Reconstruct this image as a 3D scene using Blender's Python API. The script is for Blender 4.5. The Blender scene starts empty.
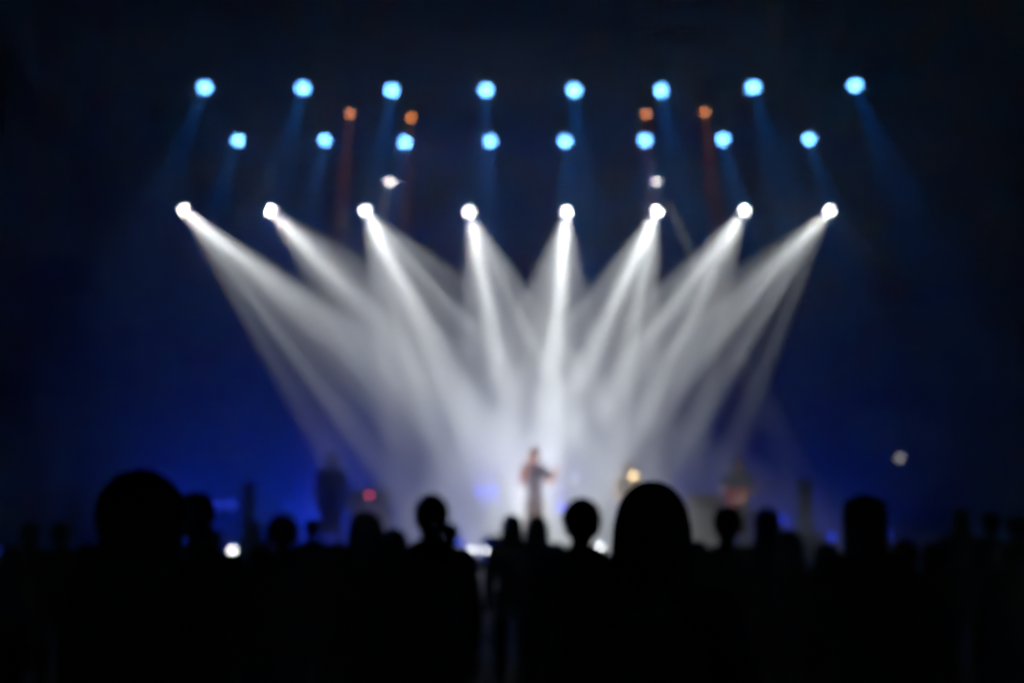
import bpy, bmesh, math, random
from mathutils import Vector, Matrix, Quaternion
random.seed(7)
S = bpy.context.scene
COL = S.collection
PI = math.pi
R = math.radians

# ------------------------------------------------------------------ camera
F = 1400.0                      # focal length in pixels of the 1024 frame
PITCH = math.atan(171.5 / F)
CZ = 1.7                        # the lens is at the eye height of a standing guest
cam = bpy.data.cameras.new('camera')
camo = bpy.data.objects.new('camera', cam)
COL.objects.link(camo)
camo.location = (0, 0, CZ)
camo.rotation_euler = (PI / 2 + PITCH, 0, 0)
cam.sensor_width = 36
cam.lens = 36 * F / 1024
cam.clip_end = 200
cam.dof.use_dof = True
cam.dof.focus_distance = 1.5
cam.dof.aperture_fstop = 3.55
S.camera = camo

def at(px, py, d):
    """The point of the hall seen at pixel (px, py), d metres in front of the lens."""
    xv, yv = (px - 512) / F, -(py - 341.5) / F
    c, s = math.cos(PITCH), math.sin(PITCH)
    fy, fz = c - yv * s, s + yv * c
    t = d / fy
    return Vector((xv * t, d, CZ + fz * t))

# ------------------------------------------------------------------ colour management
S.view_settings.view_transform = 'Standard'
S.view_settings.look = 'None'
S.view_settings.gamma = 1
S.view_settings.use_curve_mapping = False
S.view_settings.exposure = 0.0
try:
    S.cycles.use_denoising = True
    S.cycles.max_bounces = 4
    S.cycles.diffuse_bounces = 2
    S.cycles.glossy_bounces = 2
    S.cycles.volume_bounces = 0
    S.cycles.use_adaptive_sampling = False
    S.cycles.sample_clamp_indirect = 4
    S.cycles.use_light_tree = True
except Exception:
    pass

# ------------------------------------------------------------------ materials
def mat(name, col, rough=0.6, metal=0.0, noise=0.0, scale=8.0, emit=None, strength=0.0, spec=0.5, bump=0.0):
    m = bpy.data.materials.new(name)
    m.use_nodes = True
    nt = m.node_tree
    b = nt.nodes['Principled BSDF']
    b.inputs['Base Color'].default_value = (*col, 1)
    b.inputs['Roughness'].default_value = rough
    b.inputs['Metallic'].default_value = metal
    b.inputs['Specular IOR Level'].default_value = spec
    if noise or bump:
        tc = nt.nodes.new('ShaderNodeTexCoord')
        tx = nt.nodes.new('ShaderNodeTexNoise')
        tx.inputs['Scale'].default_value = scale
        tx.inputs['Detail'].default_value = 4
        nt.links.new(tc.outputs['Object'], tx.inputs['Vector'])
        if noise:
            rp = nt.nodes.new('ShaderNodeValToRGB')
            rp.color_ramp.elements[0].color = (*[max(0, c * (1 - noise)) for c in col], 1)
            rp.color_ramp.elements[1].color = (*[min(1, c * (1 + noise)) for c in col], 1)
            rp.color_ramp.elements[0].position = .3
            rp.color_ramp.elements[1].position = .7
            nt.links.new(tx.outputs['Fac'], rp.inputs['Fac'])
            nt.links.new(rp.outputs['Color'], b.inputs['Base Color'])
        if bump:
            bp = nt.nodes.new('ShaderNodeBump')
            bp.inputs['Strength'].default_value = bump
            bp.inputs['Distance'].default_value = .01
            nt.links.new(tx.outputs['Fac'], bp.inputs['Height'])
            nt.links.new(bp.outputs['Normal'], b.inputs['Normal'])
    if emit:
        b.inputs['Emission Color'].default_value = (*emit, 1)
        b.inputs['Emission Strength'].default_value = strength
        try:
            m.cycles.emission_sampling = 'NONE'
        except Exception:
            pass
    return m

M = {
    'black_paint': mat('black_paint', (.012, .012, .014), .5, 0, .3, 30),
    'black_wall': mat('black_wall', (.006, .006, .008), .95, 0, .3, 2, spec=.1),
    'cyc_cloth': mat('cyc_cloth', (.02, .02, .024), .95, 0, .12, 1.2, spec=.05),
    'deck': mat('stage_deck', (.0045, .0045, .005), .8, 0, .4, 6, bump=.2, spec=.1),
    'fascia': mat('stage_fascia', (.09, .09, .10), .8, 0, .3, 4, spec=.2),
    'house_floor': mat('house_floor', (.005, .005, .006), .85, 0, .4, 1.5, bump=.1, spec=.1),
    'truss_alu': mat('truss_aluminium', (.25, .25, .27), .45, .8, .2, 20),
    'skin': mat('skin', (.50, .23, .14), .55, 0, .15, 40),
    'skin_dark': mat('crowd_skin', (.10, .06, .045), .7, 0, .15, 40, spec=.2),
    'hair': mat('black_hair', (.006, .005, .005), .8, 0, .4, 60, bump=.6, spec=.1),
    'hair_brown': mat('brown_hair', (.10, .055, .03), .7, 0, .4, 60, bump=.6),
    'cloth_black': mat('black_cloth', (.008, .008, .009), .95, 0, .3, 50, bump=.3, spec=.05),
    'cloth_navy': mat('navy_cloth', (.008, .011, .03), .95, 0, .3, 50, bump=.3, spec=.05),
    'cloth_char': mat('charcoal_cloth', (.014, .014, .015), .95, 0, .3, 50, bump=.3, spec=.05),
    'cloth_grey': mat('grey_cloth', (.085, .10, .13), .9, 0, .2, 40, bump=.3, spec=.1),
    'cloth_teal': mat('dark_teal_cloth', (.008, .02, .03), .9, 0, .2, 40, bump=.3, spec=.1),
    'cloth_tan': mat('tan_cloth', (.36, .27, .22), .9, 0, .2, 40, bump=.3, spec=.1),
    'cloth_cream': mat('cream_cloth', (.40, .34, .30), .9, 0, .2, 40, bump=.3, spec=.1),
    'shoe': mat('shoe_leather', (.012, .01, .01), .5, 0, .3, 30),
    'guitar_red': mat('guitar_red_lacquer', (.35, .03, .03), .25, 0, .2, 10),
    'guitar_wood': mat('guitar_maple', (.42, .22, .12), .4, 0, .3, 14),
    'pick_white': mat('pickguard_white', (.7, .68, .62), .4),
    'chrome': mat('chrome', (.6, .6, .62), .25, 1.0),
    'amp_tolex': mat('amplifier_covering', (.09, .065, .06), .85, 0, .3, 60, bump=.4),
    'amp_grille': mat('amplifier_grille_cloth', (.22, .16, .14), .9, 0, .4, 120, bump=.4),
    'box_brown': mat('monitor_brown_paint', (.16, .07, .06), .8, 0, .3, 30),
    'cable': mat('steel_cable', (.05, .05, .05), .6, .5),
    'lens_white': mat('lit_lens_white', (.8, .8, .8), .3, emit=(1, 1, 1), strength=91.8),
    'lens_white_dim': mat('lit_lens_white_dim', (.8, .8, .8), .3, emit=(1, 1, 1), strength=40),
    'lens_blue': mat('lit_lens_cyan_blue', (.3, .6, .9), .3, emit=(.115, .40, 1), strength=66.0),
    'lens_orange': mat('lit_lens_orange', (.9, .4, .1), .3, emit=(1, .30, .07), strength=12.96),
    'lens_deep_blue': mat('lit_lens_deep_blue', (.02, .03, .1), .3, emit=(.03, .07, 1), strength=4.05),
    'lens_pale_blue': mat('lit_lens_pale_blue', (.5, .6, .9), .3, emit=(.45, .55, 1), strength=8.64),
    'lens_faint': mat('lit_lens_faint_blue', (.01, .02, .05), .3, emit=(.015, .06, 1), strength=2.8),
    'lens_edge': mat('lit_lens_edge_white', (.8, .8, .8), .3, emit=(.93, .97, 1), strength=21),
    'lens_warm': mat('lit_lens_warm', (.9, .7, .4), .3, emit=(1, .72, .36), strength=16.2),
    'lens_red': mat('lit_lens_red', (.9, .1, .1), .3, emit=(1, .07, .17), strength=7.02),
    'lens_grey': mat('lit_lens_grey', (.8, .8, .8), .3, emit=(.9, .85, .9), strength=2.16),
}

# ------------------------------------------------------------------ mesh helpers
def mb():
    return bmesh.new()

def add_box(bm, c, s, rot=None, bevel=0.0):
    r = bmesh.ops.create_cube(bm, size=1)
    vs = r['verts']
    mtx = Matrix.Translation(c) @ (rot.to_matrix().to_4x4() if rot else Matrix()) @ Matrix.Diagonal((*s, 1))
    bmesh.ops.transform(bm, matrix=mtx, verts=vs)
    if bevel:
        es = list({e for v in vs for e in v.link_edges})
        bmesh.ops.bevel(bm, geom=es, offset=bevel, segments=2, affect='EDGES', profile=.5)

def add_tube(bm, a, b, r0, r1=None, n=12):
    a, b = Vector(a), Vector(b)
    r1 = r0 if r1 is None else r1
    d = b - a
    q = d.to_track_quat('Z', 'Y')
    mtx = Matrix.Translation((a + b) / 2) @ q.to_matrix().to_4x4()
    bmesh.ops.create_cone(bm, cap_ends=True, segments=n, radius1=r0, radius2=r1, depth=max(d.length, 1e-4), matrix=mtx)

def add_ell(bm, c, r, rot=None, u=20, v=14):
    if isinstance(r, (int, float)):
        r = (r, r, r)
    mtx = Matrix.Translation(c) @ (rot.to_matrix().to_4x4() if rot else Matrix()) @ Matrix.Diagonal((*r, 1))
    bmesh.ops.create_uvsphere(bm, u_segments=u, v_segments=v, radius=1, matrix=mtx)

def add_cap(bm, a, b, r0, r1, n=14):
    add_tube(bm, a, b, r0, r1, n)
    add_ell(bm, a, r0, u=n, v=8)
    add_ell(bm, b, r1, u=n, v=8)

def add_lathe(bm, prof, mtx=None, n=24):
    rings = []
    for r, z in prof:
        if r < 1e-5:
            rings.append([bm.verts.new((0, 0, z))])
        else:
            rings.append([bm.verts.new((r * math.cos(2 * PI * k / n), r * math.sin(2 * PI * k / n), z)) for k in range(n)])
    for p, q in zip(rings, rings[1:]):
        for k in range(n):
            j = (k + 1) % n
            if len(p) == 1 and len(q) == 1:
                continue
            if len(p) == 1:
                bm.faces.new((p[0], q[k], q[j]))
            elif len(q) == 1:
                bm.faces.new((p[k], p[j], q[0]))
            else:
                bm.faces.new((p[k], p[j], q[j], q[k]))
    if mtx:
        bmesh.ops.transform(bm, matrix=mtx, verts=[v for ring in rings for v in ring])

def mesh_of(bm, name, m, smooth=True):
    bmesh.ops.recalc_face_normals(bm, faces=bm.faces)
    me = bpy.data.meshes.new(name)
    bm.to_mesh(me)
    bm.free()
    if smooth:
        me.polygons.foreach_set('use_smooth', [True] * len(me.polygons))
    me.materials.append(M[m] if isinstance(m, str) else m)
    return me

def link(name, data, parent=None, loc=None, rot=None):
    o = bpy.data.objects.new(name, data)
    COL.objects.link(o)
    if parent:
        o.parent = parent
    if loc is not None:
        o.location = loc
    if rot is not None:
        if isinstance(rot, Quaternion):
            o.rotation_mode = 'QUATERNION'
            o.rotation_quaternion = rot
        else:
            o.rotation_euler = rot
    return o

def obj(name, bm, m, parent=None, smooth=False, **k):
    return link(name, mesh_of(bm, name, m, smooth), parent, **k)

def tag(o, label, cat, group=None):
    o['label'] = label
    o['category'] = cat
    if group:
        o['group'] = group
    return o

def thing(name, label, cat, loc=(0, 0, 0), rz=0, group=None):
    o = bpy.data.objects.new(name, None)
    COL.objects.link(o)
    o.empty_display_size = .1
    o.location = loc
    o.rotation_euler = (0, 0, rz)
    return tag(o, label, cat, group)

def struct(name, bm, m):
    o = obj(name, bm, m)
    o['kind'] = 'structure'
    return o

def spot(parent, loc, direction, power, half, col, blend=1.0, radius=.04, name='lamp'):
    l = bpy.data.lights.new(name, 'SPOT')
    l.energy = power
    l.color = col
    l.spot_size = 2 * half
    l.spot_blend = blend
    l.shadow_soft_size = radius
    o = bpy.data.objects.new(name, l)
    COL.objects.link(o)
    if parent:
        o.parent = parent
    o.location = loc
    o.rotation_mode = 'QUATERNION'
    o.rotation_quaternion = Vector(direction).to_track_quat('-Z', 'Y')
    return o

# ------------------------------------------------------------------ the hall
BACK, STG0, DECK = 30.0, 20.2, 1.0
HX, HZ = 16.0, 13.4
bm = mb(); add_box(bm, (0, 13, -.1), (2 * HX + .4, 34.8, .2)); struct('floor', bm, 'house_floor')
bm = mb(); add_box(bm, (0, 13, HZ + .1), (2 * HX + .4, 34.8, .2)); struct('ceiling', bm, 'black_wall')
bm = mb(); add_box(bm, (-HX - .1, 13, HZ / 2), (.2, 34.4, HZ)); struct('wall_left', bm, 'black_wall')
bm = mb(); add_box(bm, (HX + .1, 13, HZ / 2), (.2, 34.4, HZ)); struct('wall_right', bm, 'black_wall')
bm = mb(); add_box(bm, (0, BACK + .1, HZ / 2), (2 * HX, .2, HZ)); struct('wall_back', bm, 'cyc_cloth')
bm = mb(); add_box(bm, (0, -4.1, HZ / 2), (2 * HX, .2, HZ)); struct('wall_front', bm, 'black_wall')
# the stage: a deck of panels on a dark skirted front
bm = mb()
for k in range(12):
    add_box(bm, (-11 + 2 * k, (STG0 + BACK) / 2, DECK - .06), (1.99, BACK - STG0 - .02, .12), bevel=.008)
stg = struct('stage', bm, 'deck')
bm = mb()
add_box(bm, (0, STG0 + .04, (DECK - .12) / 2), (23.9, .06, DECK - .12))
for k in range(13):
    add_box(bm, (-11.9 + k * 23.8 / 12, STG0 + .0, (DECK - .12) / 2), (.05, .03, DECK - .12))
o = obj('stage_skirt', bm, 'fascia', stg)

# haze hanging in the air of the hall
w = bpy.data.worlds.new('hall_air')
S.world = w
w.use_nodes = True
nt = w.node_tree
nt.nodes['Background'].inputs['Color'].default_value = (0, 0, 0, 1)
nt.nodes['Background'].inputs['Strength'].default_value = 0
vs = nt.nodes.new('ShaderNodeVolumeScatter')
HAZE = .1
vs.inputs['Density'].default_value = HAZE
vs.inputs['Anisotropy'].default_value = .15
nt.links.new(vs.outputs[0], nt.nodes['World Output'].inputs['Volume'])

# ------------------------------------------------------------------ trusses
def truss(label, y, z, x0, x1):
    h = .15
    t = thing('lighting_truss', label, 'truss', ((x0 + x1) / 2, y, z), 0, 'trusses over the stage')
    L = (x1 - x0) / 2
    for sy in (-1, 1):
        for sz in (-1, 1):
            bm = mb(); add_tube(bm, (-L, sy * h, sz * h), (L, sy * h, sz * h), .025, n=10)
            obj('chord', bm, 'truss_alu', t, True)
    n = int(2 * L / .5)
    for face in range(4):
        bm = mb()
        for k in range(n):
            xa, xb = -L + 2 * L * k / n, -L + 2 * L * (k + 1) / n
            s = 1 if k % 2 else -1
            if face < 2:
                sy = 1 if face else -1
                add_tube(bm, (xa, sy * h, -s * h), (xb, sy * h, s * h), .01, n=6)
            else:
                sz = 1 if face == 3 else -1
                add_tube(bm, (xa, -s * h, sz * h), (xb, s * h, sz * h), .01, n=6)
        obj('lacing', bm, 'truss_alu', t, True)
    for sx in (-.75, 0, .75):
        bm = mb(); add_tube(bm, (sx * L, 0, h), (sx * L, 0, HZ - z), .012, n=8)
        add_box(bm, (sx * L, 0, h + .12), (.16, .16, .22), bevel=.02)
        obj('hanging_cable', bm, 'cable', t)
    return t

# ------------------------------------------------------------------ moving-head lamps
def head_meshes(lens):
    """Base, yoke, head and lens of a moving head; the yoke turns about z, the head about the yoke's x."""
    bm = mb(); add_box(bm, (0, 0, -.06), (.30, .26, .11), bevel=.02)
    add_box(bm, (0, -.131, -.06), (.12, .006, .05))
    base = mesh_of(bm, 'base', 'black_paint', False)
    bm = mb(); add_box(bm, (0, 0, .03), (.05, .06, .08)); add_tube(bm, (0, -.03, .06), (0, .03, .06), .045, n=14)
    clamp = mesh_of(bm, 'mounting_clamp', 'black_paint', False)
    bm = mb()
    add_box(bm, (0, 0, -.14), (.34, .10, .05), bevel=.015)
    for s in (-1, 1):
        add_box(bm, (s * .155, 0, -.28), (.035, .10, .30), bevel=.012)
        add_tube(bm, (s * .135, 0, -.36), (s * .178, 0, -.36), .05, n=16)
    yoke = mesh_of(bm, 'yoke', 'black_paint', False)
    r = lens
    bm = mb()
    add_lathe(bm, [(0, .16), (.07, .155), (.105, .12), (.12, .04), (.13, -.05), (r + .02, -.12), (r + .016, -.15), (r, -.15), (r, -.135), (0, -.135)])
    for k in range(4):
        add_tube(bm, (0, 0, .10 - k * .022), (0, 0, .108 - k * .022), .122, n=24)
    head = mesh_of(bm, 'head', 'black_paint', True)
    bm = mb()
    add_lathe(bm, [(r * .98, -.136)] + [(r * .98 * math.cos(a), -.145 - r * 1.0 * math.sin(a)) for a in (0, .3, .6, .9, 1.2, 1.45)] + [(0, -.145 - r)])
    return base, clamp, yoke, head, bm

KIT = {}
def moving_head(label, group, p, direction, lens_mat, r):
    """p is where the lens glows; the base hangs above it. The lamp points along direction."""
    key = (lens_mat, r)
    if key not in KIT:
        b, c, y, h, lb = head_meshes(r)
        KIT[key] = (b, c, y, h, mesh_of(lb, 'lens', lens_mat, True))
    b, c, y, h, l = KIT[key]
    d = Vector(direction).normalized()
    pivot = p - d * .15
    t = thing('moving_head_lamp', label, 'stage light', pivot + Vector((0, 0, .36)), 0, group)
    link('base', b, t)
    link('mounting_clamp', c, t)
    hz = Vector((d.x, d.y))
    ang = math.atan2(hz.x, -hz.y) if hz.length > 1e-4 else 0.0
    yk = link('yoke', y, t, rot=(0, 0, ang))
    q = d.to_track_quat('-Z', 'X')
    hd = link('head', h, t, loc=(0, 0, -.36), rot=q)
    link('lens', l, hd)
    return t, Vector((0, 0, -.36)) + d * (.15 + r * 1.05)

ORD = ['leftmost', 'second from the left', 'third from the left', 'fourth from the left', 'fourth from the right', 'third from the right', 'second from the right', 'rightmost']
WHITE = (.94, .99, 1.0)
PW = 88000.0                                   # of a beam at full strength
def ray_dir(deg, tilt):
    a = R(deg)
    return Vector((math.cos(a), -tilt, -math.sin(a))).normalized()

# the lower row: white fans.  (pixel), [(angle below the horizontal, strength, half width)]
ROW = [
    ((183, 210), [(35, .30, 3.2), (39, 1.0, 4.6), (45, .45, 3.0), (50.5, .5, 3.2), (57, .32, 2.8)], (46, 10)),
    ((270, 210), [(32, .22, 3.2), (38, .40, 3.2), (46, 1.0, 4.4), (53, .40, 3.0), (60, .25, 3)], (46, 14)),
    ((365, 210), [(39, .30, 3.5), (49, .38, 3.5), (63, 1.1, 4.2), (72, .40, 3.2), (82, .28, 3.2)], (62, 21)),
    ((469, 211), [(57, .38, 3.2), (65, .42, 3.5), (79, 1.25, 4.0), (90, .34, 3.4)], (74, 18)),
    ((567, 211), [(80, .35, 3.4), (88, .3, 3.0), (96, 2.0, 4.0), (105, .6, 3.4), (114, .32, 3.2)], (98, 17)),
    ((657, 211), [(93, .32, 3.2), (103, .75, 3.8), (115, 1.28, 4.2), (127, .36, 3.6)], (110, 19)),
    ((745, 210), [(104, .28, 3.2), (118, .75, 3.4), (127, 1.1, 3.8), (135, .40, 3.4)], (121, 15)),
    ((830, 210), [(144, .24, 3.2), (138, .70, 3.4), (132.5, .80, 3.4), (125, .40, 3.0), (115, .26, 3)], (131, 11)),
]
YW = 26.3
zr = at(512, 178, YW).z
truss('black aluminium truss carrying the lower row of white beam lamps', YW, at(512, 210, YW).z + .80, -8.2, 8.2)
for k, ((px, py), rays, (fa, fw)) in enumerate(ROW):
    p = at(px, py, YW)
    main = max(rays, key=lambda a: a[1])
    t, ll = moving_head('white beam moving head lamp, %s in the lower row' % ORD[k], 'white beam lamps of the lower row', p, ray_dir(main[0], .34), 'lens_white', .082)
    for j, (deg, s, hw) in enumerate(rays):
        tl = .30 + .10 * math.sin(2.3 * j + k)
        wide = s > .78
        spot(t, ll, ray_dir(deg, tl), PW * s * (.86 if wide else 1), R(hw * (1.4 if wide else 1.2)), WHITE, 1.0, .035)
    for j in range(4):
        deg = fa - fw * .8 + fw * 1.6 * (j + .5) / 4 + random.uniform(-2, 2)
        spot(t, ll, ray_dir(deg, .3 + random.uniform(-.08, .08)), PW * random.uniform(.28, .5), R(1.9), WHITE, .8, .03)
    spot(t, ll, ray_dir(fa, .3), PW * (.085 if 2 <= k <= 6 else .055), R(fw * 1.2), WHITE, .8, .05)

YP = 29.1
truss('dark truss behind the white lamps carrying the two dim white lamps', YP, at(512, 180, YP).z + .80, -8.2, 8.2)
for (px, py, deg, nm) in ((390, 180, 101, 'left'), (657, 180, 66, 'right')):
    t, ll = moving_head('dim white moving head lamp above the lower row, the %s one of two' % nm, 'dim white lamps above the lower row', at(px, py, YP), ray_dir(deg, .02), 'lens_white_dim', .10)
    spot(t, ll, ray_dir(deg, .02), PW * .13, R(4.4), WHITE, 1.0, .03)

BLUE = (.015, .22, 1.0)
top = [(205, 87), (303, 88), (392, 90), (486, 90), (574, 90), (661, 90), (753, 87), (855, 85)]
mid = [(238, 140), (325, 140), (405, 142), (490, 141), (565, 141), (645, 140), (723, 139), (809, 139)]
for rows, Y, nm, word in ((top, 23.8, 'top row of blue wash lamps', 'top row'), (mid, 25.4, 'second row of blue wash lamps', 'second row')):
    truss('black aluminium truss carrying the %s' % nm, Y, at(512, rows[3][1], Y).z + .90, -8.0, 8.0)
    for k, (px, py) in enumerate(rows):
        sl = (px - 520) / 330
        d = Vector((  .09 * sl, -.75, -1))
        t, ll = moving_head('cyan-blue wash moving head lamp, %s in the %s' % (ORD[k], word), 'cyan-blue lamps of the %s' % word, at(px, py, Y), d, 'lens_blue', .100)
        spot(t, ll, d, PW * .015, R(9), BLUE, 1.0, .03)

YO = 24.6
for k, (px, py) in enumerate([(350, 113), (411, 117), (646, 114), (705, 112)]):
    p = at(px, py, YO)
    d = Vector((.02 * (1 if k > 1 else -1), -.35, -1))
    t, ll = moving_head('small orange lamp between the blue rows, %s' % ['leftmost of four', 'second from the left of four', 'second from the right of four', 'rightmost of four'][k],
                        'orange lamps between the blue rows', p, d, 'lens_orange', .065)
    spot(t, ll, d, PW * .02, R(5), (1, .16, .04), 1.0, .03)
truss('black aluminium truss carrying the four orange lamps', YO, at(512, 113, YO).z + .80, -5.0, 5.0)

# ------------------------------------------------------------------ lamps on the stage
DEEP = (.004, .045, 1.0)
def par_head(parent, loc, lens_mat, r=.085, pitch=0.0, yaw=0.0):
    bm = mb(); add_lathe(bm, [(0, .12), (r * .7, .12), (r, .04), (r + .012, -.06), (r + .012, -.075), (r, -.075), (r * .98, -.05), (0, -.05)])
    can = obj('can', bm, 'black_paint', parent, True, loc=loc, rot=Vector((math.sin(yaw), -math.cos(yaw), math.tan(pitch))).to_track_quat('-Z', 'X'))
    bm = mb(); add_lathe(bm, [(r * .97, -.052), (r * .8, -.066), (r * .4, -.074), (0, -.076)])
    obj('lens', bm, lens_mat, can, True)
    return can

def led_stand(label, p, lens_mat, pair=True, dx=.11, r=.085, glow=0.0, col=DEEP):
    z = p.z - DECK
    t = thing('lamp_stand', label, 'stage light', (p.x, p.y, DECK))
    bm = mb(); add_tube(bm, (0, 0.02, .25), (0, 0.02, z - .10), .018, n=10); obj('pole', bm, 'black_paint', t, True)
    bm = mb(); add_tube(bm, (0, 0.02, .22), (0, 0.02, .32), .028, n=12); obj('collar', bm, 'black_paint', t, True)
    for k in range(3):
        a = k * 2 * PI / 3 + .5
        bm = mb(); add_tube(bm, (0, .02, .27), (.30 * math.cos(a), .02 + .30 * math.sin(a), .012), .011, n=8); obj('leg', bm, 'black_paint', t, True)
    if pair:
        bm = mb(); add_box(bm, (0, .02, z - .11), (2 * dx + .1, .03, .03)); obj('cross_bar', bm, 'black_paint', t)
    for s in ((-1, 1) if pair else (0,)):
        par_head(t, (s * dx, 0, z), lens_mat, r)
        bm = mb(); add_box(bm, (s * dx, .02, z - .10), (.03, .02, .08)); obj('bracket', bm, 'black_paint', t)
    if glow:
        spot(t, (0, -.12, z), (0, .85, .42), glow, R(70), col, 1, .3)
    return t

def floor_par(label, p, lens_mat, r=.07, glow=0.0, gdir=(0, .5, 1), col=DEEP, cat='stage light', half=50, group=None):
    t = thing('floor_lamp', label, cat, (p.x, p.y, DECK), 0, group)
    z = p.z - DECK
    bm = mb(); add_box(bm, (0, .03, .012), (.2, .18, .024), bevel=.005); obj('base_plate', bm, 'black_paint', t)
    for s in (-1, 1):
        bm = mb(); add_box(bm, (s * (r + .022), .03, z / 2), (.012, .035, z + .01)); obj('bracket', bm, 'black_paint', t)
    par_head(t, (0, .03, z), lens_mat, r)
    if glow:
        spot(t, (0, -.1, z + r), gdir, glow, R(half), col, 1, .3)
    return t

led_stand('pair of blue lamps on a stand beside the slender tower speaker on the left', at(224, 505, 26.5), 'lens_deep_blue', True, .12, .10)
led_stand('faint violet-blue lamp on a stand just above the curly head', at(289, 507, 27), 'lens_faint', False)
led_stand('pair of bright blue lamps on a stand between long-necked guest and singer', at(487, 491, 26.5), 'lens_deep_blue', True, .14, .065, 2200)
led_stand('single pale blue lamp on a stand beside the singer', at(574, 479, 26.5), 'lens_pale_blue', False, .1, .05)

# blue lamps on the deck that wash the air and the cloth at the back
for k, (px, lab, g) in enumerate([
        (180, 'dim blue floor lamp glimpsed beside the biggest curly head', 2600),
        (316, 'blue floor lamp between the curly head and the amplifier', 4200),
        (562, 'blue floor lamp behind the round head with smooth outline', 5000),
        (692, 'blue floor lamp beside the right amplifier', 3500),
        (783, 'blue floor lamp below the guitar headstock', 1500),
        (832, 'bright blue floor lamp left of the flat-topped head', 2000),
        (887, 'blue floor lamp right of the flat-topped head', 1200)]):
    y = [541, 536, 508, 528, 520, 537, 532][k]
    Y = 27.5
    p = at(px, y, Y)
    p.z = max(DECK + .14, min(p.z, DECK + .30)) if k not in (2, 4) else p.z
    floor_par(lab, p, 'lens_faint', .07, g * (1.35 if px < 400 else .45), (0, .85, .45), DEEP, half=74)

# lamps along the stage edge
YE = STG0 + .14
e = floor_par('brilliant white-blue lamp on the stage edge near the biggest curly head', at(233, 551, YE), 'lens_edge', .06)
e = floor_par('small blue lamp on the stage edge beside the long-necked guest', at(460, 542, YE), 'lens_deep_blue', .045)
spot(e, (0, .2, .12), (-.2, 1, .22), 1100, R(62), (.02, .06, 1), 1, .04)
e = floor_par('small blue lamp on the stage edge cut by the left border', at(-1, 552, YE), 'lens_faint', .05)
for px, lab in ((472.5, 'white lamp on the stage edge, left half of the bright pair'), (487, 'white lamp on the stage edge, right half of the bright pair'),
                (600, 'white lamp on the stage edge between round head and broad head')):
    e = floor_par(lab, at(px, 550.5 if px < 600 else 547, YE), 'lens_edge', .042)
    spot(e, (0, -.24, .1), (0, .03, -1), 26, R(40), (.8, .88, 1), 1, .03)

# a slim stand with a small round lamp far to the side, and the warm lamp before the player in tan
led_stand('slim tall stand with one dim greyish round lamp, off to the right', at(899, 458, 25), 'lens_grey', False, .1, .085)
led_stand('warm yellowish lamp on a stand in front of the tan-clothed player', at(633, 476, 23.2), 'lens_warm', False, .1, .062)

# ------------------------------------------------------------------ amplifiers, monitors, column speakers
def amp(label, px, Y, w, h, pilot):
    p = at(px, 520, Y)
    t = thing('guitar_amplifier', label, 'amplifier', (p.x, Y, DECK))
    bm = mb()
    d = .36
    for s in (-1, 1):
        add_box(bm, (s * (w / 2 - .012), 0, h / 2), (.024, d, h))
    add_box(bm, (0, 0, .012 + .02), (w - .05, d, .024)); add_box(bm, (0, 0, h - .012), (w - .05, d, .024))
    add_box(bm, (0, d / 2 - .01, h / 2), (w - .05, .02, h - .05)); add_box(bm, (0, -.02, h - .2), (w - .05, d - .05, .02))
    obj('cabinet', bm, 'amp_tolex', t)
    bm = mb(); add_box(bm, (0, -d / 2 + .03, (h - .22) / 2 + .03), (w - .05, .02, h - .26), bevel=.006); obj('grille_cloth', bm, 'amp_grille', t)
    bm = mb(); add_box(bm, (0, -d / 2 + .04, h - .105), (w - .05, .02, .16), bevel=.004); cp = obj('control_panel', bm, 'black_paint', t)
    for k in range(6):
        bm = mb(); add_tube(bm, (-w * .33 + k * w * .11, -d / 2 + .03, h - .105), (-w * .33 + k * w * .11, -d / 2 + .0, h - .105), .016, .013, 12); obj('knob', bm, 'pick_white', cp, True)
    bm = mb(); add_box(bm, (0, 0, h + .012), (.22, .03, .022), bevel=.008); obj('handle', bm, 'black_paint', t)
    for sx in (-1, 1):
        for sy in (-1, 1):
            bm = mb(); add_tube(bm, (sx * (w / 2 - .07), sy * .13, 0), (sx * (w / 2 - .07), sy * .13, .025), .02, n=10); obj('foot', bm, 'black_paint', t, True)
    if pilot:
        bm = mb(); add_ell(bm, (0, -d / 2 - .0, h - .10), (.05, .03, .05)); obj('pilot_lamp', bm, 'lens_red', t, True)
    return t
amp('brownish guitar amplifier with a glowing red lamp beside the standing man', 370, 25.2, .70, 1.12, True)
amp('brownish guitar amplifier beside the guitarist, without a lit lamp', 706, 25.2, .62, 1.02, False)

def wedge(label, px, Y, col):
    p = at(px, 540, Y)
    t = thing('stage_monitor', label, 'monitor speaker', (p.x, Y, DECK))
    bm = mb()
    w, pts = .46, [(-.2, 0), (.22, 0), (.22, .12), (.02, .36), (-.2, .30)]
    L = [bm.verts.new((-w / 2, -y, z)) for y, z in pts]
    Rr = [bm.verts.new((w / 2, -y, z)) for y, z in pts]
    bm.faces.new(L); bm.faces.new(Rr[::-1])
    for k in range(5):
        j = (k + 1) % 5
        bm.faces.new((L[k], Rr[k], Rr[j], L[j]))
    obj('cabinet', bm, col, t)
    bm = mb()
    c = Vector((0, -.126, .246)); n = Vector((0, -.77, .64))
    add_box(bm, c + n * .006, (w - .06, .24, .012), n.to_track_quat('Z', 'Y')); obj('grille', bm, 'black_paint', t)
    bm = mb(); add_box(bm, (w / 2 + .008, 0, .18), (.016, .14, .03), bevel=.006); obj('handle', bm, 'black_paint', t)
    return t
wedge('wedge stage monitor with brownish cabinet just left of two close heads', 498, 21.2, 'box_brown')
wedge('reddish-brown wedge stage monitor under the dark tall speaker right of guitarist', 808, 22.5, 'box_brown')

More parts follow.
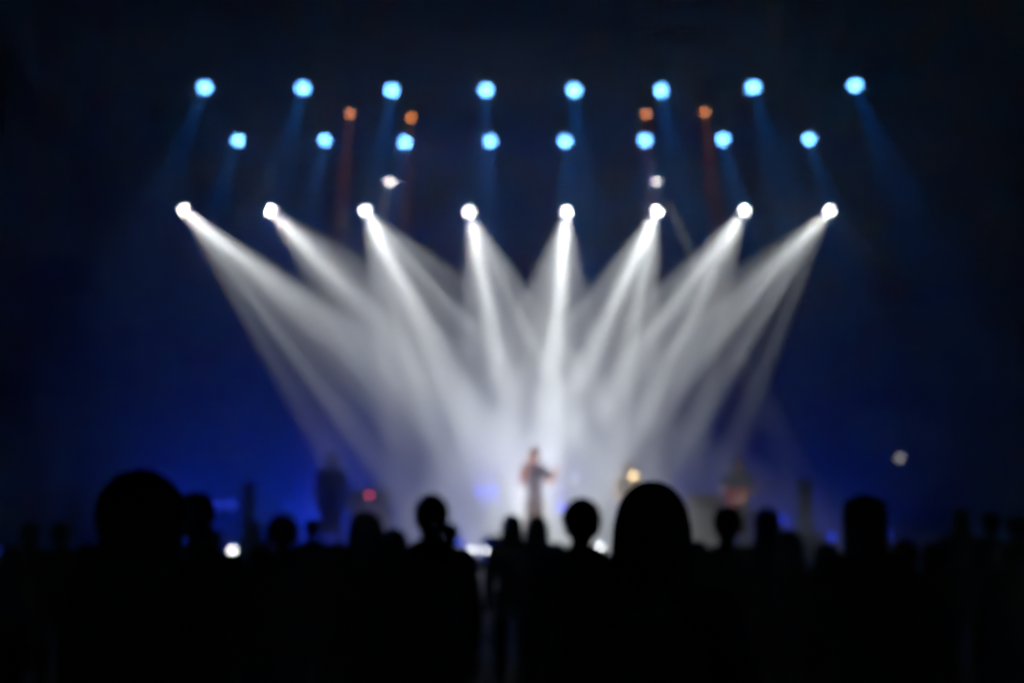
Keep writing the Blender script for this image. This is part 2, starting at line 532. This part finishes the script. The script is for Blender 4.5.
def col_speaker(label, px, ytop, Y, w):
    p = at(px, ytop, Y)
    h = p.z - DECK
    t = thing('tower_speaker', label, 'loudspeaker', (p.x, Y, DECK))
    bm = mb(); add_box(bm, (0, 0, .02), (w * 1.9, .4, .04), bevel=.01); obj('base_plate', bm, 'black_paint', t)
    bm = mb(); add_box(bm, (0, .03, .04 + (h - .04) / 2), (w, .22, h - .04), bevel=.015); obj('cabinet', bm, 'black_paint', t)
    bm = mb(); add_box(bm, (0, -.085, .10 + (h - .16) / 2), (w - .03, .012, h - .2), bevel=.004); obj('grille', bm, 'cloth_char', t)
    return t
col_speaker('slender dark tower speaker left of the biggest curly head', 75, 494, 25.5, .20)
col_speaker('slender dark tower speaker beside the pair of blue lamps', 249, 482, 25, .19)
col_speaker('dark tower speaker between the guitarist and the flat-topped head', 804, 478, 25.0, .24)

# ------------------------------------------------------------------ people
def fused(bm, name, m, voxel=.008, smooth=3):
    """One continuous skin grown over the shapes of bm."""
    me = bpy.data.meshes.new(name + '_rough')
    bm.to_mesh(me)
    bm.free()
    o = bpy.data.objects.new(name + '_rough', me)
    COL.objects.link(o)
    r = o.modifiers.new('r', 'REMESH')
    r.mode = 'VOXEL'
    r.voxel_size = voxel
    s = o.modifiers.new('s', 'SMOOTH')
    s.iterations = smooth
    s.factor = .5
    dg = bpy.context.evaluated_depsgraph_get()
    out = bpy.data.meshes.new_from_object(o.evaluated_get(dg))
    out.name = name
    bpy.data.objects.remove(o)
    bpy.data.meshes.remove(me)
    out.polygons.foreach_set('use_smooth', [True] * len(out.polygons))
    out.materials.clear()
    out.materials.append(M[m])
    return out

SH = 1.425          # shoulder height of the 1.75 m model, which faces -y
POSES = {
    'down': dict(l=((.225, .0, 1.16), (.235, -.06, .91)), r=((-.225, .0, 1.16), (-.235, -.06, .91))),
    'pocket': dict(l=((.245, .05, 1.16), (.20, -.07, .97)), r=((-.225, .0, 1.16), (-.235, -.06, .91))),
    'clasp': dict(l=((.235, -.02, 1.17), (.04, -.24, 1.13)), r=((-.235, -.02, 1.17), (-.04, -.24, 1.11))),
    'hand_up': dict(l=((.225, .0, 1.16), (.235, -.06, .91)), r=((-.27, -.10, 1.19), (-.20, -.26, 1.46))),
    'sing': dict(l=((.31, -.02, 1.22), (.46, -.14, 1.36)), r=((-.23, -.06, 1.19), (-.07, -.22, 1.46))),
    'guitar': dict(l=((.28, -.05, 1.19), (.37, -.27, 1.20)), r=((-.30, .02, 1.18), (-.13, -.20, 1.06))),
    'keys': dict(l=((.23, -.04, 1.16), (.17, -.30, 1.08)), r=((-.23, -.04, 1.16), (-.17, -.30, 1.08))),
}
def hand(bm, w, d, side, curl):
    """Palm, four bent fingers of different lengths and a thumb from the side of the palm."""
    d = d.normalized()
    up = Vector((0, -1, 0)) if abs(d.y) < .7 else Vector((0, 0, 1))
    pn = (up - d * up.dot(d)).normalized()           # the way the fingers bend
    ac = d.cross(pn) * side                          # across the palm
    q = Matrix((ac, pn, d)).transposed().to_quaternion()
    add_ell(bm, w + d * .045, (.040, .017, .050), q, 14, 10)
    for k, ln in enumerate((.066, .075, .070, .055)):
        b = w + d * .080 + ac * (-.034 + .0225 * k)
        m = b + (d * math.cos(curl) + pn * math.sin(curl)) * ln * .5
        e = m + (d * math.cos(2.1 * curl) + pn * math.sin(2.1 * curl)) * ln * .5
        add_cap(bm, w + d * .05 + ac * (-.026 + .0175 * k), b, .0095, .0092, 8)
        add_cap(bm, b, m, .0092, .0084, 8)
        add_cap(bm, m, e, .0084, .0070, 8)
    b = w + d * .025 - ac * .032
    m = b + (d * .6 - ac * .7 + pn * .3).normalized() * .035
    e = m + (d * .85 - ac * .2 + pn * .5).normalized() * .030
    add_cap(bm, b, m, .0125, .0105, 8)
    add_cap(bm, m, e, .0105, .0085, 8)

def limbs(pose):
    P = POSES[pose]
    out = []
    for s, k in ((1, 'l'), (-1, 'r')):
        e, w = (Vector(v) for v in P[k])
        out.append((s, Vector((s * .175, 0, SH)), e, w))
    return out
LEG = [(s, Vector((s * .095, 0, .90)), Vector((s * .115, -.015, .50)), Vector((s * .125, .015, .085))) for s in (1, -1)]

def torso(bm, g):
    add_ell(bm, (0, .005, .955), (.158 + g, .108 + g, .125 + g))
    add_ell(bm, (0, 0, 1.09), (.138 + g, .098 + g, .16 + g))
    add_ell(bm, (0, .0, 1.27), (.160 + g, .112 + g, .19 + g))
    add_cap(bm, (-.165, 0, SH - .01), (.165, 0, SH - .01), .058 + g, .058 + g)
    for s in (-1, 1):
        add_cap(bm, (s * .03, .015, 1.50), (s * .14, .01, SH + .015), .040 + g, .045 + g)
        add_ell(bm, (s * .075, -.07, 1.31), (.075 + g * .6, .045 + g * .6, .07 + g * .6))

def head_shapes(bm):
    add_cap(bm, (0, .015, 1.44), (0, .0, 1.56), .060, .054)
    add_ell(bm, (0, .012, 1.655), (.076, .096, .098))
    add_ell(bm, (0, -.018, 1.605), (.062, .075, .088))
    add_ell(bm, (0, -.062, 1.545), (.030, .026, .020))       # chin
    for s in (-1, 1):
        add_ell(bm, (s * .040, -.060, 1.612), (.022, .022, .020))      # cheek
        add_ell(bm, (s * .033, -.074, 1.668), (.026, .016, .010))      # brow
        add_ell(bm, (s * .032, -.0735, 1.646), (.013, .012, .010))     # eye
        add_ell(bm, (s * .080, .012, 1.635), (.009, .022, .033), Quaternion((0, 0, 1), s * .35))   # ear
        add_ell(bm, (s * .012, -.098, 1.612), (.010, .012, .008))
    add_cap(bm, (0, -.082, 1.655), (0, -.104, 1.618), .010, .014, 10)  # nose
    add_ell(bm, (0, -.086, 1.585), (.024, .012, .007))                 # lips
    add_ell(bm, (0, -.084, 1.574), (.020, .012, .007))

BODY, TOP, PANTS, HAIR = {}, {}, {}, {}
def body(pose, skin):
    if (pose, skin) not in BODY:
        bm = mb()
        head_shapes(bm)
        torso(bm, 0)
        for s, sh, e, w in limbs(pose):
            add_cap(bm, sh, e, .052, .041)
            add_cap(bm, e, w, .042, .029)
            hand(bm, w, (w - e), s, {'sing': .75, 'guitar': .7, 'hand_up': .6}.get(pose, .35))
        for s, h, k, a in LEG:
            add_cap(bm, h, k, .085, .056)
            add_cap(bm, k + Vector((0, .012, -.10)), a, .058, .038)
            add_cap(bm, k, k + Vector((0, .012, -.10)), .056, .058)
            add_ell(bm, a + Vector((0, -.055, -.045)), (.040, .115, .036))
        BODY[(pose, skin)] = fused(bm, 'body', skin, .008 if skin == 'skin' else .0105)
    return BODY[(pose, skin)]

def top_mesh(pose, m, long_sleeve=True, skirt=0.0):
    key = (pose, m, long_sleeve, skirt)
    if key not in TOP:
        bm = mb()
        g = .014
        torso(bm, g)
        add_tube(bm, (0, .014, 1.45), (0, .01, 1.515), .074, .066, 18)
        for s, sh, e, w in limbs(pose):
            add_cap(bm, sh, e if long_sleeve else sh.lerp(e, .65), .052 + g + .008, .045 + g + .006)
            if long_sleeve:
                add_tube(bm, e, w - (w - e).normalized() * .015, .042 + g + .006, .030 + g + .006, 14)
                add_ell(bm, e, .05 + g)
        if skirt:
            add_tube(bm, (0, .0, .98), (0, 0, skirt), .168, .20, 28)
        else:
            add_tube(bm, (0, .004, 1.0), (0, .004, .84), .128, .135, 24)
            bmesh.ops.scale(bm, vec=(1, 1, 1), verts=bm.verts)
        TOP[key] = fused(bm, 'top', m, .009, 4)
    return TOP[key]

def pants(m):
    if m not in PANTS:
        bm = mb()
        add_ell(bm, (0, .005, .945), (.170, .120, .125))
        for s, h, k, a in LEG:
            add_cap(bm, h, k, .100, .075)
            add_tube(bm, k, a + Vector((0, 0, -.01)), .075, .064, 16)
            add_ell(bm, k, .075)
        PANTS[m] = fused(bm, 'trousers', m, .010, 4)
    return PANTS[m]

SHOE = None
def shoe_mesh():
    global SHOE
    if SHOE is None:
        bm = mb()
        add_ell(bm, (0, -.062, .047), (.049, .142, .044))
        add_cap(bm, (0, .012, .055), (0, .012, .10), .048, .048)
        add_box(bm, (0, -.055, .012), (.085, .25, .024), bevel=.01)
        SHOE = fused(bm, 'shoe', 'shoe', .009, 2)
    return SHOE

def hair(style, m='hair'):
    if (style, m) not in HAIR:
        bm = mb()
        rnd = random.Random(style)
        c = Vector((0, .022, 1.672))
        def cap_shape(g, down=.0, fringe=-.05):
            # shell over crown, back and sides, leaving the face clear
            n = 220
            for k in range(n):
                z = 1 - 2 * (k + .5) / n
                a = k * 2.39996
                v = Vector((math.sqrt(1 - z * z) * math.cos(a), math.sqrt(1 - z * z) * math.sin(a), z))
                lim = (-.45 - down) if v.y > .1 else (-.05 if v.y > -.35 else .42)
                if v.z < lim:
                    continue
                add_ell(bm, c + Vector((v.x * (.072 + g), v.y * (.092 + g), v.z * (.088 + g))), .020, u=8, v=6)
        if style == 'short':
            cap_shape(.006)
        elif style == 'messy':
            cap_shape(.014)
            for k in range(60):
                a, z = rnd.uniform(0, 2 * PI), rnd.uniform(.1, 1)
                v = Vector((math.sqrt(1 - z * z) * math.cos(a), math.sqrt(1 - z * z) * math.sin(a), z))
                if v.y < -.4 and v.z < .5:
                    continue
                add_ell(bm, c + Vector((v.x * .09, v.y * .11, v.z * .105)), rnd.uniform(.012, .026), u=8, v=6)
        elif style == 'flat':
            cap_shape(.010)
            add_box(bm, (0, .02, 1.745), (.155, .18, .07), bevel=.03)
        elif style == 'bob':
            cap_shape(.018, .3)
            for s in (-1, 1):
                add_cap(bm, (s * .082, .03, 1.67), (s * .098, .03, 1.52), .030, .024)
            add_ell(bm, (0, .075, 1.60), (.095, .05, .12))
        elif style == 'long':
            cap_shape(.014, .3)
            add_ell(bm, (0, .080, 1.52), (.098, .042, .20))
            for s in (-1, 1):
                add_cap(bm, (s * .078, .03, 1.66), (s * .092, .05, 1.42), .026, .022)
        elif style == 'bun':
            cap_shape(.010)
            add_ell(bm, (0, .085, 1.725), .052)
        elif style == 'round':
            cap_shape(.016, .2)
            add_ell(bm, (0, .04, 1.66), (.092, .095, .105))
        elif style == 'curly':
            cap_shape(.022, .2)
            for k in range(150):
                a, z = rnd.uniform(0, 2 * PI), rnd.uniform(-.5, 1)
                v = Vector((math.sqrt(1 - z * z) * math.cos(a), math.sqrt(1 - z * z) * math.sin(a), z))
                if v.y < -.35 and v.z < .45:
                    continue
                add_ell(bm, c + Vector((v.x * .098, v.y * .112, v.z * .105)), rnd.uniform(.014, .024), u=8, v=6)
        elif style == 'mane':
            # a mass of curls that widens to the shoulders
            for k in range(260):
                a, z = k * 2.39996, 1 - 2 * (k + .5) / 260
                v = Vector((math.sqrt(1 - z * z) * math.cos(a), math.sqrt(1 - z * z) * math.sin(a), z))
                if v.y < -.3 and v.z < .30:
                    continue
                r = rnd.uniform(.93, 1.05)
                dn = max(0, -v.z)
                e = c + Vector((v.x * .142 * r, v.y * .135 * r, .006 + v.z * (.128 + .10 * dn) * r))
                add_cap(bm, c + Vector((v.x * .07, v.y * .09, v.z * .09)), e, .02, .024, 8)
            for k in range(90):
                a = rnd.uniform(.15 * PI, .85 * PI) if k % 2 else rnd.choice((rnd.uniform(-.1, .25), rnd.uniform(.75, 1.1))) * PI
                q = Vector((.128 * math.cos(a), .02 + .10 * math.sin(a), rnd.uniform(1.47, 1.64)))
                add_ell(bm, q, rnd.uniform(.024, .036), u=8, v=6)
        elif style == 'block':
            cap_shape(.020, .3)
            add_box(bm, (0, .02, 1.735), (.17, .19, .075), bevel=.022)
            for s in (-1, 1):
                add_cap(bm, (s * .080, .03, 1.70), (s * .082, .03, 1.50), .030, .030)
            add_ell(bm, (0, .075, 1.60), (.095, .05, .12))
        elif style == 'cap':
            cap_shape(.006)
            add_lathe(bm, [(.098, 1.672), (.101, 1.70), (.090, 1.745), (.06, 1.772), (.0, 1.782)], Matrix.Translation((0, .012, 0)), 24)
            add_lathe(bm, [(.0, 1.672), (.098, 1.672)], Matrix.Translation((0, .012, 0)), 24)
        HAIR[(style, m)] = fused(bm, 'hair', m, .008, 3)
    return HAIR[(style, m)]

WID = {'short': .168, 'messy': .195, 'flat': .180, 'bob': .225, 'long': .215, 'bun': .178, 'round': .200, 'curly': .225, 'mane': .330, 'block': .222, 'cap': .205}
HTOP = {'short': 1.766, 'messy': 1.79, 'flat': 1.785, 'bob': 1.785, 'long': 1.78, 'bun': 1.785, 'round': 1.775, 'curly': 1.80, 'mane': 1.825, 'block': 1.78, 'cap': 1.785}

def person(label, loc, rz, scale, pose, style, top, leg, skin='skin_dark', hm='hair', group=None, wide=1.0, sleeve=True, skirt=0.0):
    t = thing('person', label, 'person', loc, rz, group)
    t.scale = (scale * wide, scale * wide, scale)
    link('body', body(pose, skin), t)
    link('hair', hair(style, hm), t)
    link(('coat' if sleeve else 'dress') if skirt else 'shirt', top_mesh(pose, top, sleeve, skirt), t)
    if not skirt or sleeve:
        link('trousers', pants(leg), t)
    for s, h, k, a in LEG:
        link('shoe', shoe_mesh(), t, loc=(a.x, a.y - .015, 0))
    return t

# the audience: head centre x, head top y, head width in the frame (gives how far off each stands), hair, pose, turn, label
CROWD = [
    (143, 470, 90, 'mane', 'down', 4, 'guest with the biggest curly head of hair, near the left end'),
    (197, 492, 40, 'messy', 'down', -10, 'guest half hidden behind the biggest curly head'),
    (213, 530, 19, 'short', 'down', 0, 'small head between the biggest curly head and the brilliant edge lamp'),
    (31, 523, 19, 'short', 'down', 0, 'far guest nearest the left border, dim against dark blue'),
    (61, 522, 20, 'messy', 'pocket', 0, 'far guest between the left border and the biggest curly head'),
    (283, 513, 33, 'curly', 'down', 8, 'guest with curly hair standing before the bright blue glow'),
    (313, 520, 15, 'short', 'down', 0, 'small far head just right of the curly-haired guest'),
    (255, 521, 15, 'long', 'down', 0, 'small far head just left of the curly-haired guest'),
    (367, 513, 36, 'bob', 'down', -6, 'guest with bobbed hair under the red amplifier lamp'),
    (394, 530, 25, 'short', 'down', 0, 'low head tucked against the bob-haired guest'),
    (431, 497, 31, 'short', 'down', 12, 'slim long-necked guest left of the bright lamp pair'),
    (450, 523, 17, 'bun', 'down', 0, 'small far head behind the long-necked guest'),
    (512, 515, 22, 'bob', 'down', 0, 'left one of two close heads below the singer'),
    (537, 516, 24, 'bob', 'down', 0, 'right one of two close heads below the singer'),
    (581, 501, 38, 'round', 'down', 5, 'guest with a smooth round head between singer and broad head'),
    (652, 484, 78, 'bob', 'down', -8, 'near guest with the broad bobbed head right of centre'),
    (727, 507, 27, 'flat', 'clasp', 0, 'guest whose head is right below the guitarist'),
    (766, 509, 28, 'long', 'down', 6, 'long-haired guest with sloping outline below the guitar neck'),
    (863, 497, 46, 'block', 'down', 0, 'guest with the flat-topped blocky head on the right side'),
    (960, 508, 20, 'long', 'down', 0, 'far guest right of the flat-topped head, first of three'),
    (990, 511, 22, 'cap', 'pocket', 0, 'far guest in a cap near the right border'),
    (1016, 516, 20, 'messy', 'down', 0, 'far guest cut by the right border'),
    # lower heads that make up the dark edge of the crowd
    (12, 545, 24, 'long', 'down', 0, 'short guest low at the left border'),
    (88, 543, 25, 'bob', 'down', 0, 'short guest at the elbow of the biggest curly head'),
    (262, 546, 25, 'short', 'down', 0, 'short guest right of the brilliant edge lamp'),
    (338, 543, 25, 'messy', 'down', 0, 'short guest between curly-haired and bob-haired guests'),
    (409, 546, 24, 'long', 'clasp', 0, 'short guest in front of the long-necked guest'),
    (556, 543, 24, 'bob', 'down', 0, 'short guest between two close heads and the round head'),
    (628, 552, 25, 'short', 'down', 0, 'short guest hidden low behind the shoulder of the broad-headed guest'),
    (697, 541, 25, 'long', 'down', 0, 'short guest between the broad head and the guitarist'),
    (788, 531, 30, 'bob', 'down', 0, 'shorter guest whose head continues the slope of the long hair beside'),
    (826, 545, 23, 'short', 'down', 0, 'short guest at the arm of the flat-topped guest'),
    (903, 541, 25, 'short', 'down', 0, 'short guest just right of the flat-topped guest'),
    (932, 543, 25, 'bob', 'down', 0, 'short guest between flat-topped guest and far right trio'),
    (1008, 544, 25, 'messy', 'down', 0, 'short guest low at the right border'),
]
TOPS = ['cloth_black', 'cloth_char', 'cloth_navy']
for i, (px, py, wpx, style, pose, turn, lab) in enumerate(CROWD):
    d, s = 6.0, 1.0
    for _ in range(30):
        s = at(px, py, d).z / HTOP[style]
        d = F * WID[style] * (s * .5 + .5) / wpx
    p = at(px, py, d)
    wide = (s * .5 + .5) / s
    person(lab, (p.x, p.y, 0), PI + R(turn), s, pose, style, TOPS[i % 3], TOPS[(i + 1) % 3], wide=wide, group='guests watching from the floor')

# the performers
def performer(label, px, top, Y, rz, pose, style, topm, leg, hm='hair', **k):
    p = at(px, top, Y)
    s = (p.z - DECK) / HTOP[style]
    return person(label, (p.x, Y, DECK), rz, s, pose, style, topm, leg, 'skin', hm, **k), s

sg, ss = performer('person in a long grey dress singing into a held microphone', 534, 448, 22.7, R(-20), 'sing', 'short', 'cloth_grey', 'cloth_grey', 'hair_brown', sleeve=False, skirt=.12, wide=.9)
performer('person in dark blue standing still beside the red-lamped amplifier', 332, 453, 24.3, R(15), 'down', 'short', 'cloth_navy', 'cloth_navy', wide=1.05, skirt=.35)
gp, gs = performer('person in dark top with pale shoulders playing the red guitar', 738, 456, 24.0, R(8), 'guitar', 'messy', 'cloth_teal', 'cloth_char', 'hair', sleeve=False)
performer('person in tan clothes behind the warm yellowish lamp', 628, 461, 24.2, R(-10), 'keys', 'cap', 'cloth_tan', 'cloth_tan', 'hair_brown')

# microphone in the singer's right hand
Ms = Matrix.LocRotScale(sg.location, sg.rotation_euler, sg.scale)
mt = thing('microphone', 'black microphone held up to the mouth of the singer', 'microphone', Ms @ Vector((-.045, -.26, 1.53)), 0)
mt.rotation_euler = (R(-55), 0, R(-20))
bm = mb(); add_lathe(bm, [(0, -.10), (.010, -.10), (.013, -.08), (.017, .02), (.020, .045), (.0, .045)]); obj('handle', bm, 'black_paint', mt, True)
bm = mb(); add_ell(bm, (0, 0, .065), (.024, .024, .028)); obj('grille', bm, 'chrome', mt, True)

# the red electric guitar
Mg = Matrix.LocRotScale(gp.location, gp.rotation_euler, gp.scale)
gt = thing('electric_guitar', 'red electric guitar with pale neck held by the guitarist', 'guitar', Mg @ Vector((-.09, -.235, 1.05)), R(8))
gt.rotation_euler = (0, R(-17), R(8))
out = []
for k in range(40):
    a = 2 * PI * k / 40
    r = .155 + .035 * math.cos(2 * a) - .02 * math.cos(4 * a) + .012 * math.cos(3 * a)
    out.append((r * math.cos(a) * 1.12 - .02, r * math.sin(a) * .98))
bm = mb()
A = [bm.verts.new((x, -.02, z)) for x, z in out]
B = [bm.verts.new((x, .02, z)) for x, z in out]
bm.faces.new(A); bm.faces.new(B[::-1])
for k in range(40):
    j = (k + 1) % 40
    bm.faces.new((A[k], B[k], B[j], A[j]))
obj('body', bm, 'guitar_red', gt)
bm = mb(); add_box(bm, (.42, -.012, 0), (.58, .024, .046), bevel=.008); nk = obj('neck', bm, 'guitar_wood', gt)
bm = mb(); add_box(bm, (.79, -.008, .008), (.18, .016, .075), bevel=.006); hs = obj('headstock', bm, 'guitar_red', gt)
for k in range(6):
    bm = mb(); add_tube(bm, (.73 + k * .024, -.008, .04), (.73 + k * .024, -.008, .068), .007, n=8); obj('tuning_peg', bm, 'chrome', hs, True)
bm = mb(); add_box(bm, (.03, -.0225, -.035), (.20, .004, .11), bevel=.0015); obj('pickguard', bm, 'pick_white', gt)
bm = mb(); add_box(bm, (-.08, -.026, 0), (.03, .012, .075)); obj('bridge', bm, 'chrome', gt)
for x in (.0, .08):
    bm = mb(); add_box(bm, (x, -.026, 0), (.03, .01, .07), bevel=.003); obj('pickup', bm, 'black_paint', gt)
bm = mb()
for k in range(6):
    add_tube(bm, (-.08, -.033, -.018 + k * .0072), (.72, -.027, -.016 + k * .0064), .0012, n=5)
obj('strings', bm, 'chrome', gt)

# unseen warm spots without fixtures, added at the stage edge to brighten singer and guitarist
for tgt, px, pw, half in ((sg.location + Vector((0, 0, 1.35)), 528, 2200, 18), (gp.location + Vector((0, 0, 1.15)), 732, 1200, 6.5)):
    src = at(px, 550.5, YE) + Vector((0, .1, .12))
    spot(None, src, tgt - src, pw, R(half), (1, .74, .6), 1, .05)
